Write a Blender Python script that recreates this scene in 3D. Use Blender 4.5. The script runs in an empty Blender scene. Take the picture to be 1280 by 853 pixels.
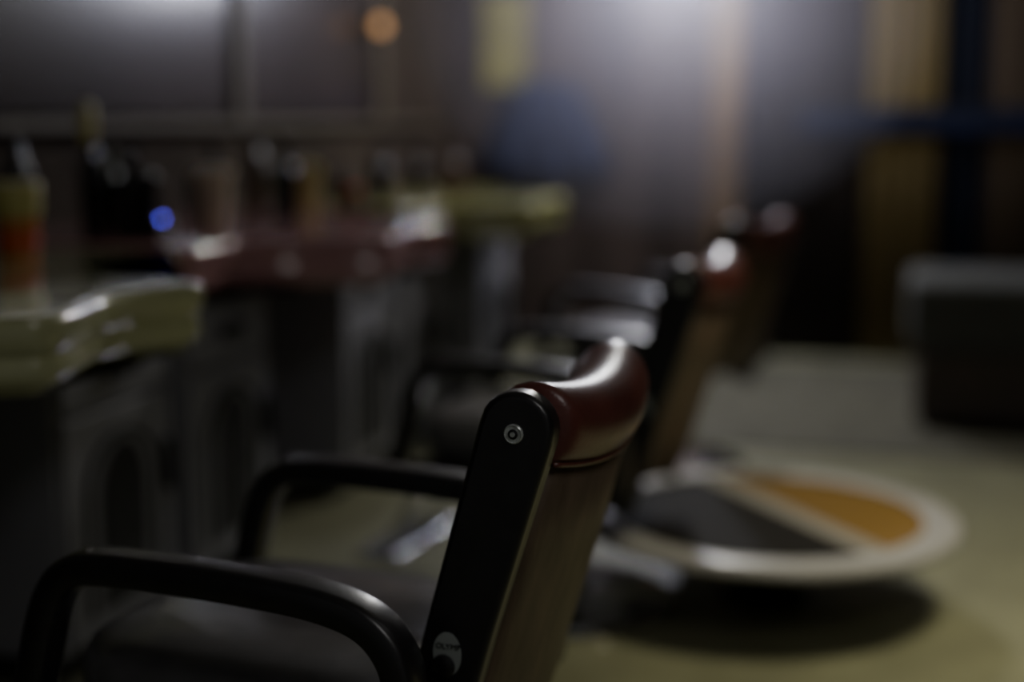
import bpy, bmesh, math
from mathutils import Vector, Matrix
D=bpy.data; C=bpy.context
def link(o,parent=None):
    C.scene.collection.objects.link(o)
    if parent: o.parent=parent
    return o
def empty(name,loc=(0,0,0),rz=0):
    e=D.objects.new(name,None); e.location=loc; e.rotation_euler=(0,0,rz); e.empty_display_size=.1
    return link(e)
def mat(name,col,rough=.5,metal=0,coat=0,var=.15,scale=12,bump=0,spec=.5,stretch=None,col2=None,emit=None,estr=0,crough=.04):
    m=D.materials.new(name); m.use_nodes=True; nt=m.node_tree; b=nt.nodes['Principled BSDF']
    tc=nt.nodes.new('ShaderNodeTexCoord'); mp=nt.nodes.new('ShaderNodeMapping')
    if stretch: mp.inputs['Scale'].default_value=stretch
    nt.links.new(tc.outputs['Object'],mp.inputs[0])
    n=nt.nodes.new('ShaderNodeTexNoise'); n.inputs['Scale'].default_value=scale; n.inputs['Detail'].default_value=4
    nt.links.new(mp.outputs[0],n.inputs['Vector'])
    r=nt.nodes.new('ShaderNodeValToRGB')
    c2=col2 or tuple(c*(1+var) for c in col); c1=tuple(c*(1-var) for c in col) if not col2 else col
    r.color_ramp.elements[0].position=.35; r.color_ramp.elements[1].position=.65
    r.color_ramp.elements[0].color=(*c1,1); r.color_ramp.elements[1].color=(*c2,1)
    nt.links.new(n.outputs['Fac'],r.inputs[0]); nt.links.new(r.outputs[0],b.inputs['Base Color'])
    b.inputs['Roughness'].default_value=rough; b.inputs['Metallic'].default_value=metal
    b.inputs['Coat Weight'].default_value=coat; b.inputs['Coat Roughness'].default_value=crough
    b.inputs['Specular IOR Level'].default_value=spec
    if bump:
        bp=nt.nodes.new('ShaderNodeBump'); bp.inputs['Strength'].default_value=bump; bp.inputs['Distance'].default_value=.002
        n2=nt.nodes.new('ShaderNodeTexNoise'); n2.inputs['Scale'].default_value=scale*12
        nt.links.new(mp.outputs[0],n2.inputs['Vector'])
        nt.links.new(n2.outputs['Fac'],bp.inputs['Height']); nt.links.new(bp.outputs[0],b.inputs['Normal'])
    if emit:
        b.inputs['Emission Color'].default_value=(*emit,1); b.inputs['Emission Strength'].default_value=estr
    return m
def mesh(name,verts,faces,m,parent=None,smooth=False,loc=(0,0,0),bevel=0,subs=0,recalc=True):
    me=D.meshes.new(name); me.from_pydata([tuple(v) for v in verts],[],faces); me.update()
    if recalc:
        bm=bmesh.new(); bm.from_mesh(me); bmesh.ops.recalc_face_normals(bm,faces=bm.faces); bm.to_mesh(me); bm.free()
    me.materials.append(m)
    o=D.objects.new(name,me); o.location=loc; link(o,parent)
    if smooth: me.polygons.foreach_set('use_smooth',[True]*len(me.polygons))
    if bevel:
        b=o.modifiers.new('bevel','BEVEL'); b.width=bevel; b.segments=3; b.limit_method='ANGLE'; b.angle_limit=math.radians(35)
        me.polygons.foreach_set('use_smooth',[True]*len(me.polygons))
        b.harden_normals=True
    if subs:
        s=o.modifiers.new('sub','SUBSURF'); s.levels=subs; s.render_levels=subs
    return o
def box(name,lo,hi,m,parent=None,bevel=0):
    x0,y0,z0=lo; x1,y1,z1=hi
    c=Vector(((x0+x1)/2,(y0+y1)/2,(z0+z1)/2))
    v=[Vector((x,y,z))-c for x in (x0,x1) for y in (y0,y1) for z in (z0,z1)]
    f=[(0,1,3,2),(4,6,7,5),(0,4,5,1),(2,3,7,6),(0,2,6,4),(1,5,7,3)]
    return mesh(name,v,f,m,parent,loc=c,bevel=bevel)
def lathe(name,prof,m,parent=None,loc=(0,0,0),seg=40):
    v=[];f=[]
    for r,z in prof:
        for i in range(seg):
            a=2*math.pi*i/seg; v.append((r*math.cos(a),r*math.sin(a),z))
    n=len(prof)
    for j in range(n-1):
        for i in range(seg):
            k=(i+1)%seg; f.append((j*seg+i,j*seg+k,(j+1)*seg+k,(j+1)*seg+i))
    f.append(tuple(range(seg))[::-1]); f.append(tuple((n-1)*seg+i for i in range(seg)))
    o=mesh(name,v,f,m,parent,smooth=True,loc=loc)
    e=o.modifiers.new('es','EDGE_SPLIT'); e.split_angle=math.radians(40)
    return o
def smoothpath(pts,n=8):
    P=[Vector(p) for p in pts]; out=[]
    for i in range(len(P)-1):
        p0=P[max(i-1,0)];p1=P[i];p2=P[i+1];p3=P[min(i+2,len(P)-1)]
        for k in range(n):
            t=k/n
            out.append(.5*((2*p1)+(p2-p0)*t+(2*p0-5*p1+4*p2-p3)*t*t+(3*p1-p0-3*p2+p3)*t**3))
    out.append(P[-1]); return out
def sweep(name,pts,w,t,m,parent=None,side=Vector((0,1,0)),pw=4):
    n=24; v=[];f=[]
    for i,p in enumerate(pts):
        a=pts[max(i-1,0)]; b=pts[min(i+1,len(pts)-1)]
        tg=(b-a).normalized(); nn=side.cross(tg).normalized(); sd=tg.cross(nn).normalized()
        for k in range(n):
            th=2*math.pi*k/n; c=math.cos(th); s=math.sin(th)
            cc=math.copysign(abs(c)**(2/pw),c); ss=math.copysign(abs(s)**(2/pw),s)
            v.append(p+sd*cc*w/2+nn*ss*t/2)
    for j in range(len(pts)-1):
        for k in range(n):
            q=(k+1)%n; f.append((j*n+k,j*n+q,(j+1)*n+q,(j+1)*n+k))
    f.append(tuple(range(n))[::-1]); f.append(tuple((len(pts)-1)*n+i for i in range(n)))
    return mesh(name,v,f,m,parent,smooth=True)
# ---------- materials
M_black=mat('black_plastic',(.015,.014,.016),.38,var=.2,scale=30,bump=.1,coat=.6,crough=.27)
M_maroon=mat('maroon_leather',(.14,.042,.034),.34,var=.2,scale=15,bump=.25,coat=.25,crough=.25)
M_backshell=mat('brown_back_panel',(.15,.108,.073),.5,var=.22,scale=6,bump=.2,stretch=(6,6,.6))
M_seat=mat('seat_leather',(.17,.168,.178),.28,var=.15,scale=12,bump=.25,coat=.8,crough=.2)
M_chrome=mat('chrome',(.6,.6,.62),.18,metal=1,var=.05)
M_logo=mat('logo_silver',(.62,.66,.64),.3,metal=.3,var=.3,scale=160)
M_sticker=mat('sticker_white',(.40,.44,.43),.4,var=.05)
M_cream=mat('cream_lacquer',(.50,.52,.28),.2,coat=1,var=.07,scale=3,crough=.02)
M_pink=mat('pink_lacquer',(.50,.26,.28),.2,coat=.8,var=.07,scale=3)
M_yel=mat('yellow_green_lacquer',(.40,.41,.17),.2,coat=.8,var=.07,scale=3)
M_cab=mat('cabinet_grey_paint',(.27,.27,.30),.4,var=.08,scale=5)
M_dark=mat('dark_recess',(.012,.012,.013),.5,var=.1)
M_wall=mat('wall_brown_paint',(.034,.025,.018),.85,var=.2,scale=2.5,spec=.15)
M_wallb=mat('wall_back_paint',(.042,.031,.026),.85,var=.4,scale=1.5,stretch=(3,1,.3),spec=.15)
M_mirror=mat('mirror_dark',(.03,.022,.021),.22,var=.2,scale=2,spec=.55)  # dark base colour stands in for the dim reflection in the mirrors
M_trim=mat('mirror_trim_wood',(.07,.055,.035),.6,var=.15)
M_ochre=mat('ochre_curtain',(.11,.082,.036),.8,var=.1,scale=4,stretch=(5,5,.3),spec=.1)
M_navy=mat('navy_curtain',(.008,.010,.019),.8,var=.3,scale=4,stretch=(5,5,.3),spec=.1)
M_dkdoor=mat('dark_doorway',(.020,.016,.015),.8,var=.3,scale=4,stretch=(5,5,.3),spec=.1)
M_brcurt=mat('brown_curtain',(.055,.040,.028),.8,var=.25,scale=4,stretch=(5,5,.3),spec=.1)
M_orange=mat('orange_wood',(.095,.06,.028),.6,var=.2,scale=6,stretch=(3,3,.4),spec=.2)
M_blue=mat('blue_cloth',(.012,.016,.040),.8,var=.3,scale=6,spec=.1)
M_yposter=mat('yellow_poster',(.19,.17,.045),.6,var=.2,scale=5)
M_floor=mat('floor_vinyl',(.25,.25,.158),.45,var=.12,scale=5)
M_floordk=mat('floor_dark_tone',(.12,.117,.09),.75,var=.15,scale=8,spec=.2)
M_ceil=mat('ceiling_paint',(.3,.3,.3),.9)
M_white=mat('white_enamel',(.45,.44,.43),.3,var=.04)
# ---------- room
box('floor',(-2.4,-1,-.1),(3.1,7.6,0),M_floor)
box('ceiling',(-2.4,-1,2.8),(3.1,7.6,2.9),M_ceil)
box('wall_left',(-2.4,-1,0),(-2.26,7.6,2.8),M_wall)
box('wall_back',(-2.26,7.45,0),(3.1,7.6,2.8),M_wallb)
box('wall_right',(3.0,-1,0),(3.1,7.45,2.8),M_wall)
box('floor_dark_zone',(-1.45,5.17,0),(2.9,7.1,.009),M_floordk,bevel=.003)  # thin slab added to darken the back part of the floor
box('trim_1',(-2.26,.2,1.17),(-2.2,7.1,1.2),M_trim,bevel=.006)
for i,(a,b) in enumerate([(.3,1.42),(1.5,2.98),(3.08,4.72),(4.84,6.2)]):
    e=empty('wall_mirror',(0,0,0))
    box('glass',(-2.258,a,1.22),(-2.245,b,2.3),M_mirror,e)
    box('frame_side',(-2.258,b,1.2),(-2.22,b+.07,2.3),M_trim,e,bevel=.005)
    box('frame_top',(-2.258,a,2.3),(-2.22,b+.07,2.36),M_trim,e,bevel=.005)
def curtain(name,x0,x1,z0,z1,y,m,amp=.025,n=6):
    v=[];f=[];N=n*10
    for i in range(N+1):
        t=i/N; x=x0+(x1-x0)*t; yy=y+amp*math.sin(t*n*2*math.pi)+.4*amp*math.sin(t*n*3.3+1)
        v+= [(x,yy,z0),(x,yy,z1)]
    for i in range(N): f.append((2*i,2*i+2,2*i+3,2*i+1))
    o=mesh(name,v,f,m,smooth=True)
    s=o.modifiers.new('solid','SOLIDIFY'); s.thickness=.006
    return o
curtain('ochre_curtain',-.08,.26,.02,2.6,7.3,M_ochre,n=4,amp=.004)
curtain('navy_curtain',.28,.47,.02,2.6,7.33,M_navy,n=3,amp=.008)
curtain('brown_curtain',.49,1.4,.02,2.6,7.3,M_brcurt,n=7,amp=.008)
curtain('dark_doorway',-.68,-.1,.02,2.6,7.34,M_dkdoor,n=5,amp=.004)  # dark sheet standing in for the dark of the doorway
box('trim_2',(-.86,7.37,0),(-.71,7.45,2.6),M_orange,bevel=.01)
box('trim_3',(-.9,7.22,2.6),(1.5,7.45,2.66),M_orange,bevel=.01)
box('poster',(-2.08,7.43,1.37),(-1.84,7.449,1.85),M_yposter)
e=empty('barber_cape')
v=[];f=[];N=40
for j in range(9):
    tt=j/8; z=1.42-.5*tt; w=.12+.25*tt**.7
    for i in range(N+1):
        t=i/N; v.append((-1.72+(t-.5)*2*w, 7.385+.02*math.sin(t*22)*(.3+tt), z-.02*math.sin(t*math.pi)))
for j in range(8):
    for i in range(N): a=j*(N+1)+i; f.append((a,a+1,a+N+2,a+N+1))
o=mesh('cloth',v,f,M_blue,e,smooth=True); s=o.modifiers.new('s','SOLIDIFY'); s.thickness=.005
box('hook',(-1.74,7.37,1.40),(-1.70,7.448,1.43),M_chrome,e,bevel=.005)
e=empty('blue_strip');  # flat blue strip across the back wall, dark bar on top
box('cloth',(-.4,7.22,1.15),(1.2,7.235,1.25),M_blue,e); 
box('top_bar',(-.45,7.215,1.25),(1.25,7.24,1.265),M_dark,e,bevel=.005)
M_bench=mat('bench_grey_vinyl',(.075,.077,.077),.7,var=.1); M_benchlow=mat('bench_wood',(.08,.06,.055),.5,var=.2,stretch=(1,1,5))
e=empty('waiting_bench')
box('base',(.16,5.62,.05),(1.7,6.15,.32),M_benchlow,e,bevel=.01)
box('cushion',(.12,5.58,.32),(.9,6.2,.6),M_bench,e,bevel=.04)
box('cushion_b',(.92,5.58,.32),(1.74,6.2,.6),M_bench,e,bevel=.04)
for x in (.22,1.62):
    for y in (5.68,6.08): box('leg',(x-.025,y-.025,.009),(x+.025,y+.025,.05),M_dark,e)
# ---------- vanity counters
def outline(y0):
    P=[(0,-1.60),(.04,-1.585),(.15,-1.58),(.26,-1.57),(.35,-1.48),(.41,-1.33),(.46,-1.25),(.53,-1.245),(.62,-1.265),(.71,-1.285),(.81,-1.28),(.90,-1.255),(.95,-1.235),(.985,-1.25),(1.01,-1.34),(1.07,-1.48),(1.17,-1.565),(1.32,-1.58),(1.5,-1.585),(1.56,-1.60)]
    sm=smoothpath([Vector((x,y0+t,0)) for t,x in P],5)
    return [(-2.25,y0)]+[(p.x,p.y) for p in sm]+[(-2.25,y0+1.56)]
def counter(y0,m,top=.9):
    e=empty('vanity_counter')
    O=[Vector(p) for p in outline(y0)]; n=len(O)
    nor=[]
    for i in range(n):
        a=O[i-1]; b=O[(i+1)%n]; t=(b-a).normalized(); nor.append(Vector((t.y,-t.x)))
    mid=n//2
    if nor[mid].x<0: nor=[-q for q in nor]
    nor[0]=Vector((0,0)); nor[-1]=Vector((0,0))
    prof=[(-.03,.0),(-.012,-.001),(-.004,-.005),(0,-.014),(.002,-.03),(-.001,-.050),(-.006,-.060),(-.012,-.066),(-.010,-.074),(-.005,-.085),(-.006,-.1),(-.012,-.11),(-.024,-.119),(-.034,-.124),(-.04,-.13),(-.06,-.136)]
    v=[];f=[]
    for off,dz in prof:
        for i in range(n): q=O[i]+nor[i]*off; v.append((min(max(q.x,-2.25),0),q.y,top+dz))
    for j in range(len(prof)-1):
        for i in range(n):
            k=(i+1)%n; f.append((j*n+i,j*n+k,(j+1)*n+k,(j+1)*n+i))
    f.append(tuple(range(n))); f.append(tuple((len(prof)-1)*n+i for i in range(n)))
    o=mesh('countertop',v,f,m,e,smooth=True)
    es=o.modifiers.new('es','EDGE_SPLIT'); es.split_angle=math.radians(50)
    zt=top-.137
    for (a,b) in ((.02,.5),(1.06,1.54)):
        a+=y0; b+=y0
        box('cabinet_body',(-2.24,a,.07),(-1.63,b,zt),M_cab,e,bevel=.004)
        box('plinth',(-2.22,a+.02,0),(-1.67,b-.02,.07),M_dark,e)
        box('drawer_front',(-1.63,a+.015,zt-.17),(-1.612,b-.015,zt-.015),M_cab,e,bevel=.005)
        box('drawer_pull',(-1.612,(a+b)/2-.06,zt-.115),(-1.59,(a+b)/2+.06,zt-.085),M_dark,e,bevel=.006)
        box('cabinet_door',(-1.63,a+.015,.09),(-1.612,b-.015,zt-.185),M_cab,e,bevel=.005)
        c=(a+b)/2; w=(b-a)/2-.09
        pth=[Vector((-1.61,c-w,.14+.26*i/8)) for i in range(8)]+[Vector((-1.61,c-w*math.cos(th*math.pi/16),.40+w*.8*math.sin(th*math.pi/16))) for th in range(17)]+[Vector((-1.61,c+w,.40-.26*i/8)) for i in range(1,9)]
        sweep('arch_moulding',pth,.012,.014,M_dark,e,side=Vector((1,0,0)))
        vv=[(-1.609,p.y*1.0+(c-p.y)*.35,p.z*.96) for p in pth]
        mesh('arch_panel',vv,[tuple(range(len(vv)))],M_dark,e)
        box('door_pull',(-1.612,b-.055,.34),(-1.588,b-.03,.46),M_dark,e,bevel=.006)
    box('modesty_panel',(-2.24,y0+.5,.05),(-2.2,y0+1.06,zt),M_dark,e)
    return e
counter(1.47,M_cream); counter(3.07,M_pink); counter(4.67,M_yel)
# ---------- barber chairs
O0=Vector((-.203,0,.30)); U=Vector((-.255,0,.967)); Nn=Vector((-.967,0,-.255))
def bp(a,b,y): return O0+U*b+Nn*a+Vector((0,y,0))
YF=.213; YC=.18
def chair(loc,ang):
    e=empty('barber_chair',(loc[0],loc[1],0),math.radians(ang))
    for sgn,nm in ((1,'left'),(-1,'right')):
        w=.047
        pts=[(-.052,0),(-.05,.3),(-w,.555)]+[(-w*math.cos(t*math.pi/12),.56+.046*math.sin(t*math.pi/12)) for t in range(1,12)]+[(w,.555),(.036,.3),(.03,0)]
        v=[bp(a,b,sgn*(YF-.036)) for a,b in pts]+[bp(a,b,sgn*YF) for a,b in pts]
        n=len(pts); f=[tuple(range(n)),tuple(range(2*n-1,n-1,-1))]+[(i,(i+1)%n,n+(i+1)%n,n+i) for i in range(n)]
        mesh('back_frame_'+nm,v,f,M_black,e,bevel=.009)
        c=bp(.0,.556,sgn*YF)
        for nm2,pr,mm in (('badge',[(.0118,0),(.0118,.003),(.0105,.0045),(.010,.0035),(.001,.0035)],M_logo),('badge_centre',[(.006,0),(.006,.0045),(.005,.005),(.001,.005)],M_black),('badge_eye',[(.003,0),(.003,.006),(.001,.006)],M_logo)):
            o=lathe(nm2+'_'+nm,pr,mm,e,loc=c); o.rotation_euler=(math.radians(-90*sgn),0,0)
        la=-.012
        c=bp(la,.262,sgn*YF)
        o=lathe('label_'+nm,[(.0185,0),(.0185,.0012),(.001,.0014)],M_sticker,e,loc=c); o.rotation_euler=(math.radians(-90*sgn),0,0); o.scale=(1,1.5,1)
        o=lathe('screw_cap_'+nm,[(.015,0),(.015,.003),(.012,.005),(.001,.005)],M_black,e,loc=bp(la,.246,sgn*YF)); o.rotation_euler=(math.radians(-90*sgn),0,0)
        tcu=D.curves.new('label_text','FONT'); tcu.body='OLYMP'; tcu.size=.0102; tcu.extrude=.0003; tcu.align_x='CENTER'
        tcu.materials.append(M_black); t=D.objects.new('label_text_'+nm,tcu); link(t,e)
        t.location=bp(la,.269,sgn*(YF+.0018)); t.rotation_euler=(math.radians(90),0,math.radians(180 if sgn>0 else 0))
        y=sgn*.272
        P=[(.335,.37),(.31,.46),(.285,.55),(.265,.598),(.235,.626),(.19,.635),(.07,.636),(-.05,.632),(-.13,.624),(-.185,.606),(-.218,.57),(-.230,.52),(-.230,.45),(-.225,.37)]
        sweep('arm_loop_'+nm,smoothpath([Vector((x,y,z)) for x,z in P],8),.058,.044,M_black,e)
        lathe('arm_screw_'+nm,[(.007,0),(.006,.003),(.001,.004)],M_chrome,e,loc=(.215,y,.653))
        sweep('arm_rail_'+nm,[Vector((.345,y,.378)),Vector((0,y,.378)),Vector((-.235,y,.378))],.04,.03,M_black,e)
    def body(name,prof,m,ys,bul,subs=0,cap=.9):
        v=[];f=[];ny=22;n=len(prof)
        ca=sum(p[0] for p in prof)/n; cb=sum(p[1] for p in prof)/n
        for i in range(ny+1):
            t=-1+2*i/ny; g=1-t*t
            sc=1 if abs(t)<.97 else cap
            for a,b in prof: v.append(bp((ca+(a-ca)*sc)+bul*g,(cb+(b-cb)*(1-(1-sc)*.3))-.014*g*(b/.6),t*ys))
        for i in range(ny):
            for k in range(n):
                q=(k+1)%n; f.append((i*n+k,i*n+q,(i+1)*n+q,(i+1)*n+k))
        f.append(tuple(range(n))[::-1]); f.append(tuple(ny*n+i for i in range(n)))
        return mesh(name,v,f,m,e,smooth=True,subs=subs)
    prof=[(.038,.522),(.050,.532),(.057,.550),(.056,.578),(.043,.602),(.016,.617),(-.018,.615),(-.045,.594),(-.06,.56),(-.064,.5),(-.058,.43),(-.066,.35),(-.066,.26),(-.058,.18),(-.04,.12),(-.01,.11),(0,.2),(0,.35),(0,.507)]
    body('back_cushion',prof,M_maroon,YC,.032,subs=1)
    body('back_shell',[(.042,.521),(.043,.4),(.038,.25),(.032,.1),(.02,.085),(.004,.09),(.004,.3),(.004,.521)],M_backshell,YC,.032)
    pts=[bp(.047+.032*(1-t*t),.525-.014*(1-t*t)*.85,t*YC) for t in [-1+i/12 for i in range(25)]]
    sweep('seam_piping',pts,.006,.006,M_maroon,e,side=Vector((0,0,1)),pw=2)
    v=[];f=[]
    sx0,sx1,sy=-.21,.32,.235
    N=28;rings=[]
    def ring(z,ins):
        r=[]
        for k in range(N):
            th=2*math.pi*k/N;c=math.cos(th);s=math.sin(th)
            cc=math.copysign(abs(c)**.4,c);ss=math.copysign(abs(s)**.4,s)
            r.append(((sx0+sx1)/2+cc*((sx1-sx0)/2-ins),ss*(sy-ins),z))
        return r
    for z,i in ((.395,.03),(.40,.008),(.43,0),(.47,0),(.494,.012),(.505,.04),(.512,.09),(.512,.14)): rings.append(ring(z,i))
    for r in rings: v+=r
    for j in range(len(rings)-1):
        for k in range(N):
            q=(k+1)%N; f.append((j*N+k,j*N+q,(j+1)*N+q,(j+1)*N+k))
    f.append(tuple(range(N))[::-1]); f.append(tuple((len(rings)-1)*N+i for i in range(N)))
    mesh('seat',v,f,M_seat,e,smooth=True)
    box('seat_pan',(-.2,-.262,.36),(.28,.262,.395),M_black,e,bevel=.008)
    box('mechanism',(-.12,-.11,.30),(.12,.11,.36),M_black,e,bevel=.015)
    lathe('column',[(.075,.04),(.07,.07),(.05,.09),(.045,.3)],M_chrome,e)
    lathe('base_disc',[(.27,0),(.28,.012),(.275,.025),(.2,.042),(.09,.055),(.06,.06)],M_chrome,e,seg=56)
    for y in (.12,-.12):
        sweep('footrest_strut',smoothpath([Vector((.2,y,.37)),Vector((.3,y,.33)),Vector((.38,y,.22)),Vector((.43,y,.12))],5),.022,.022,M_chrome,e,pw=2)
    box('footrest_plate',(.38,-.18,.1),(.5,.18,.122),M_chrome,e,bevel=.008)
    return e
chair((-.726,1.82),174.2)
chair((-.735,3.37),173)
chair((-.70,4.82),158)
# ---------- round low table
tm=D.materials.new('patterned_tabletop'); tm.use_nodes=True; nt=tm.node_tree; b=nt.nodes['Principled BSDF']
tc=nt.nodes.new('ShaderNodeTexCoord'); dot=nt.nodes.new('ShaderNodeVectorMath'); dot.operation='DOT_PRODUCT'
dot.inputs[1].default_value=(.926,.376,0); nt.links.new(tc.outputs['Object'],dot.inputs[0])
ad=nt.nodes.new('ShaderNodeMath'); ad.operation='ADD'; ad.inputs[1].default_value=.5; nt.links.new(dot.outputs['Value'],ad.inputs[0])
rp=nt.nodes.new('ShaderNodeValToRGB'); cr=rp.color_ramp; cr.interpolation='CONSTANT'
cr.elements[0].position=0; cr.elements[0].color=(.016,.014,.011,1)
cr.elements[1].position=.53; cr.elements[1].color=(.34,.32,.28,1)
q=cr.elements.new(.60); q.color=(.25,.145,.035,1)
nt.links.new(ad.outputs[0],rp.inputs[0]); nt.links.new(rp.outputs[0],b.inputs['Base Color']); b.inputs['Roughness'].default_value=.7; b.inputs['Specular IOR Level'].default_value=.08
e=empty('round_low_table',(-.250,3.535,0),math.radians(14.5))
lathe('top',[(.39,.205),(.39,.214),(.001,.214)],tm,e,seg=64)
lathe('rim',[(.37,.19),(.445,.19),(.468,.196),(.474,.208),(.468,.22),(.45,.226),(.405,.226),(.386,.22),(.385,.2)],M_white,e,seg=72)
lathe('underside',[(.05,.15),(.3,.185),(.385,.2)],M_dark,e,seg=48)
lathe('pedestal',[(.11,0),(.115,.01),(.1,.02),(.05,.05),(.045,.12),(.07,.16)],M_dark,e)
# ---------- items on counters
def item(name,x,y,prof,m,z=.9,extra=None):
    e=empty(name,(x,y,z)); lathe('body',prof,m,e)
    if extra:
        for nm,pr,mm in extra: lathe(nm,pr,mm,e)
    return e
M_amber=mat('amber_liquid',(.5,.16,.03),.15,var=.1); M_lime=mat('lime_plastic',(.5,.46,.16),.4); M_blk=mat('bottle_black',(.012,.012,.014),.2,var=.1)
M_cup=mat('cup_cream',(.6,.54,.38),.4); M_red=mat('red_plastic',(.6,.03,.02),.3); M_brownb=mat('bottle_brown',(.06,.035,.02),.25); M_grn=mat('bottle_green',(.04,.055,.025),.3)
item('amber_jar',-1.83,2.75,[(.04,0),(.044,.01),(.044,.085),(.042,.09)],M_amber,extra=[('lid',[(.046,.09),(.05,.1),(.052,.16),(.05,.165)],M_lime),('band',[(.045,.03),(.046,.032),(.046,.045),(.045,.047)],M_red)])
bottle=[(.028,0),(.032,.006),(.032,.13),(.026,.16),(.012,.175),(.012,.2),(.016,.2),(.016,.225),(.014,.23)]
tallb=[(.03,0),(.034,.006),(.034,.18),(.024,.2),(.016,.21),(.016,.25),(.014,.255)]
item('spray_bottle',-1.97,2.97,tallb,M_blk)
item('talc_tin',-2.1,2.86,[(.03,0),(.034,.005),(.034,.16),(.03,.175),(.018,.18),(.018,.2)],M_cup)
item('hair_tonic_bottle',-2.0,3.35,tallb,M_blk); item('hair_tonic_bottle',-1.93,3.44,bottle,M_blk); item('hair_tonic_bottle',-1.905,3.355,[(r*1.2,z*.9) for r,z in bottle],M_blk)
item('hair_tonic_bottle',-2.04,3.5,bottle,M_grn)
item('tumbler',-1.75,3.54,[(.03,0),(.034,.004),(.046,.135),(.05,.15),(.055,.155),(.055,.172),(.049,.173)],M_cup)
e=empty('styling_brush',(-1.96,3.27,.9)); lathe('handle',[(.014,0),(.016,.02),(.012,.15),(.01,.24)],M_blk,e); lathe('bristles',[(.012,.24),(.02,.26),(.02,.33),(.012,.345)],M_lime,e)
M_led=mat('led_blue',(.05,.05,.8),.3,emit=(.1,.08,1),estr=30)
e=empty('clipper_charger',(-1.80,3.28,.9)); box('body',(-.05,-.04,0),(.05,.04,.05),M_blk,e,bevel=.012); box('clipper',(-.03,-.02,.05),(.02,.02,.17),M_blk,e,bevel=.012); lathe('led',[(.0027,0),(.0027,.003),(.001,.004)],M_led,e,loc=(.036,-.005,.05))
item('hair_tonic_bottle',-1.74,4.0,[(r*1.2,z) for r,z in bottle],M_blk); item('tumbler',-1.75,4.18,[(.03,0),(.034,.004),(.046,.14),(.05,.16),(.045,.162)],M_lime)
item('spray_bottle',-1.95,4.25,tallb,M_brownb); item('talc_tin',-2.05,4.05,[(.03,0),(.034,.005),(.034,.13),(.03,.14)],M_grn)
item('spray_bottle',-1.9,3.85,bottle,M_blk); item('hair_tonic_bottle',-2.0,4.4,bottle,M_grn)
item('red_cap_bottle',-1.66,4.38,[(.02,0),(.024,.004),(.024,.05),(.014,.06)],M_brownb,extra=[('cap',[(.014,.06),(.018,.062),(.018,.085),(.015,.087)],M_red)])
for i,(x,y,m) in enumerate([(-1.9,4.85,M_brownb),(-1.8,5.0,M_blk),(-2.0,5.1,M_brownb),(-1.75,5.3,M_blk),(-1.95,5.45,M_brownb),(-1.7,5.6,M_brownb)]):
    item('lotion_bottle',x,y,[(r*(1+.2*(i%3)),z*(.7+.15*(i%2))) for r,z in bottle],m)
M_warm=mat('warm_bulb',(.3,.2,.1),.5,emit=(1,.5,.2),estr=1.0)
e=empty('wall_sconce',(-2.2,6.05,1.61)); lathe('bulb',[(.004,-.028),(.02,-.02),(.028,0),(.02,.02),(.006,.03)],M_warm,e,loc=(.04,0,0)); box('mount',(-.058,-.03,-.03),(.012,.03,.03),M_trim,e,bevel=.004)
M_lamp=mat('lamp_tube',(.9,.9,.9),.5,emit=(.75,.8,1),estr=20)
def lamp(name,loc,power,color,rad):
    e=empty(name,loc)
    lathe('shade',[(.03,.12),(.05,.11),(.13,.05),(.13,.045),(.045,.1)],M_dark,e)
    lathe('cord',[(.004,.1),(.004,2.8-loc[2])],M_dark,e,seg=8)
    l=D.lights.new(name+'_light','POINT'); l.energy=power; l.color=color; l.shadow_soft_size=rad
    o=D.objects.new('bulb_light',l); link(o,e)
    lathe('bulb',[(.004,-.0),(.02,.005),(.03,.03),(.02,.06),(.015,.09)],M_lamp,e,loc=(0,0,.03))
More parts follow.
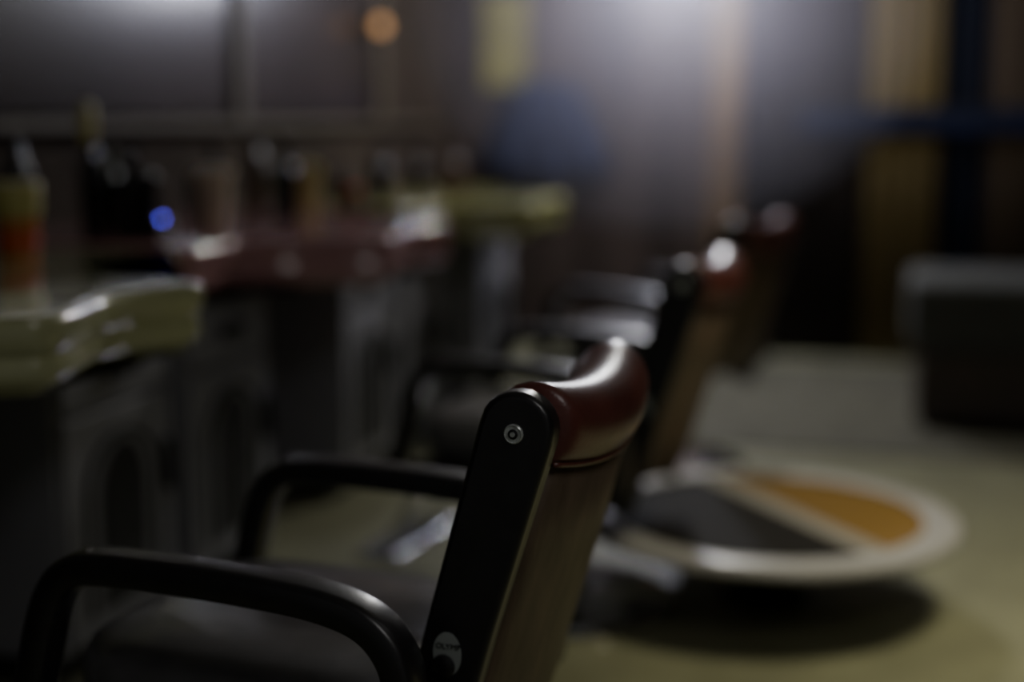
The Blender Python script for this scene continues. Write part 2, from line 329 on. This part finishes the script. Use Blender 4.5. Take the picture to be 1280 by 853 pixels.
lamp('added_lamp',(-.98,6.85,2.0),80,(.83,.84,1.0),.05)
lamp('added_lamp',(-.75,5.75,2.22),62,(1,.97,.87),.05)  # unseen second lamp added to light the floor and chair tops
l=D.lights.new('floor_fill_light','AREA'); l.shape='RECTANGLE'; l.size=.6; l.size_y=.6; l.energy=11; l.color=(1,.93,.68); l.spread=math.radians(80)  # unseen fill added to warm and brighten the floor at right
o=D.objects.new('ceiling_light',l); link(o); o.location=(.75,3.0,2.74)
l=D.lights.new('front_fill_light','AREA'); l.size=.8; l.energy=8.5; l.color=(1,.97,.95)  # unseen front fill added so leather and counter colours show
o=D.objects.new('ceiling_light',l); link(o); o.location=(.9,.5,2.68); o.rotation_euler=(0,math.radians(30),0)
# added haze volume imitating the flare glow around the far lamp
hz=D.materials.new('flare_haze'); hz.use_nodes=True; nt=hz.node_tree; nt.nodes.clear()
out=nt.nodes.new('ShaderNodeOutputMaterial'); vs=nt.nodes.new('ShaderNodeVolumeScatter'); vs.inputs['Density'].default_value=.19; vs.inputs['Anisotropy'].default_value=.45; vs.inputs['Color'].default_value=(.88,.85,1,1)
nt.links.new(vs.outputs[0],out.inputs['Volume'])
bm=bmesh.new(); bmesh.ops.create_icosphere(bm,subdivisions=4,radius=1,matrix=Matrix.LocRotScale(None,None,Vector((1.2,.62,1.05)))); me=D.meshes.new('flare_haze'); bm.to_mesh(me); bm.free(); me.materials.append(hz)
o=D.objects.new('flare_haze',me); o.location=(-.98,6.55,1.73); link(o)
w=D.worlds.new('w'); C.scene.world=w; w.use_nodes=True; w.node_tree.nodes['Background'].inputs[0].default_value=(.6,.6,.58,1); w.node_tree.nodes['Background'].inputs[1].default_value=.09
# ---------- camera
cam=D.cameras.new('camera'); cam.lens=50; cam.sensor_width=36; cam.clip_start=.05
cam.dof.use_dof=True; cam.dof.focus_distance=1.62; cam.dof.aperture_fstop=.95
o=D.objects.new('camera',cam); link(o); o.location=(0,0,1.2); o.rotation_euler=(math.radians(90-8.84),0,math.radians(14.5))
C.scene.camera=o
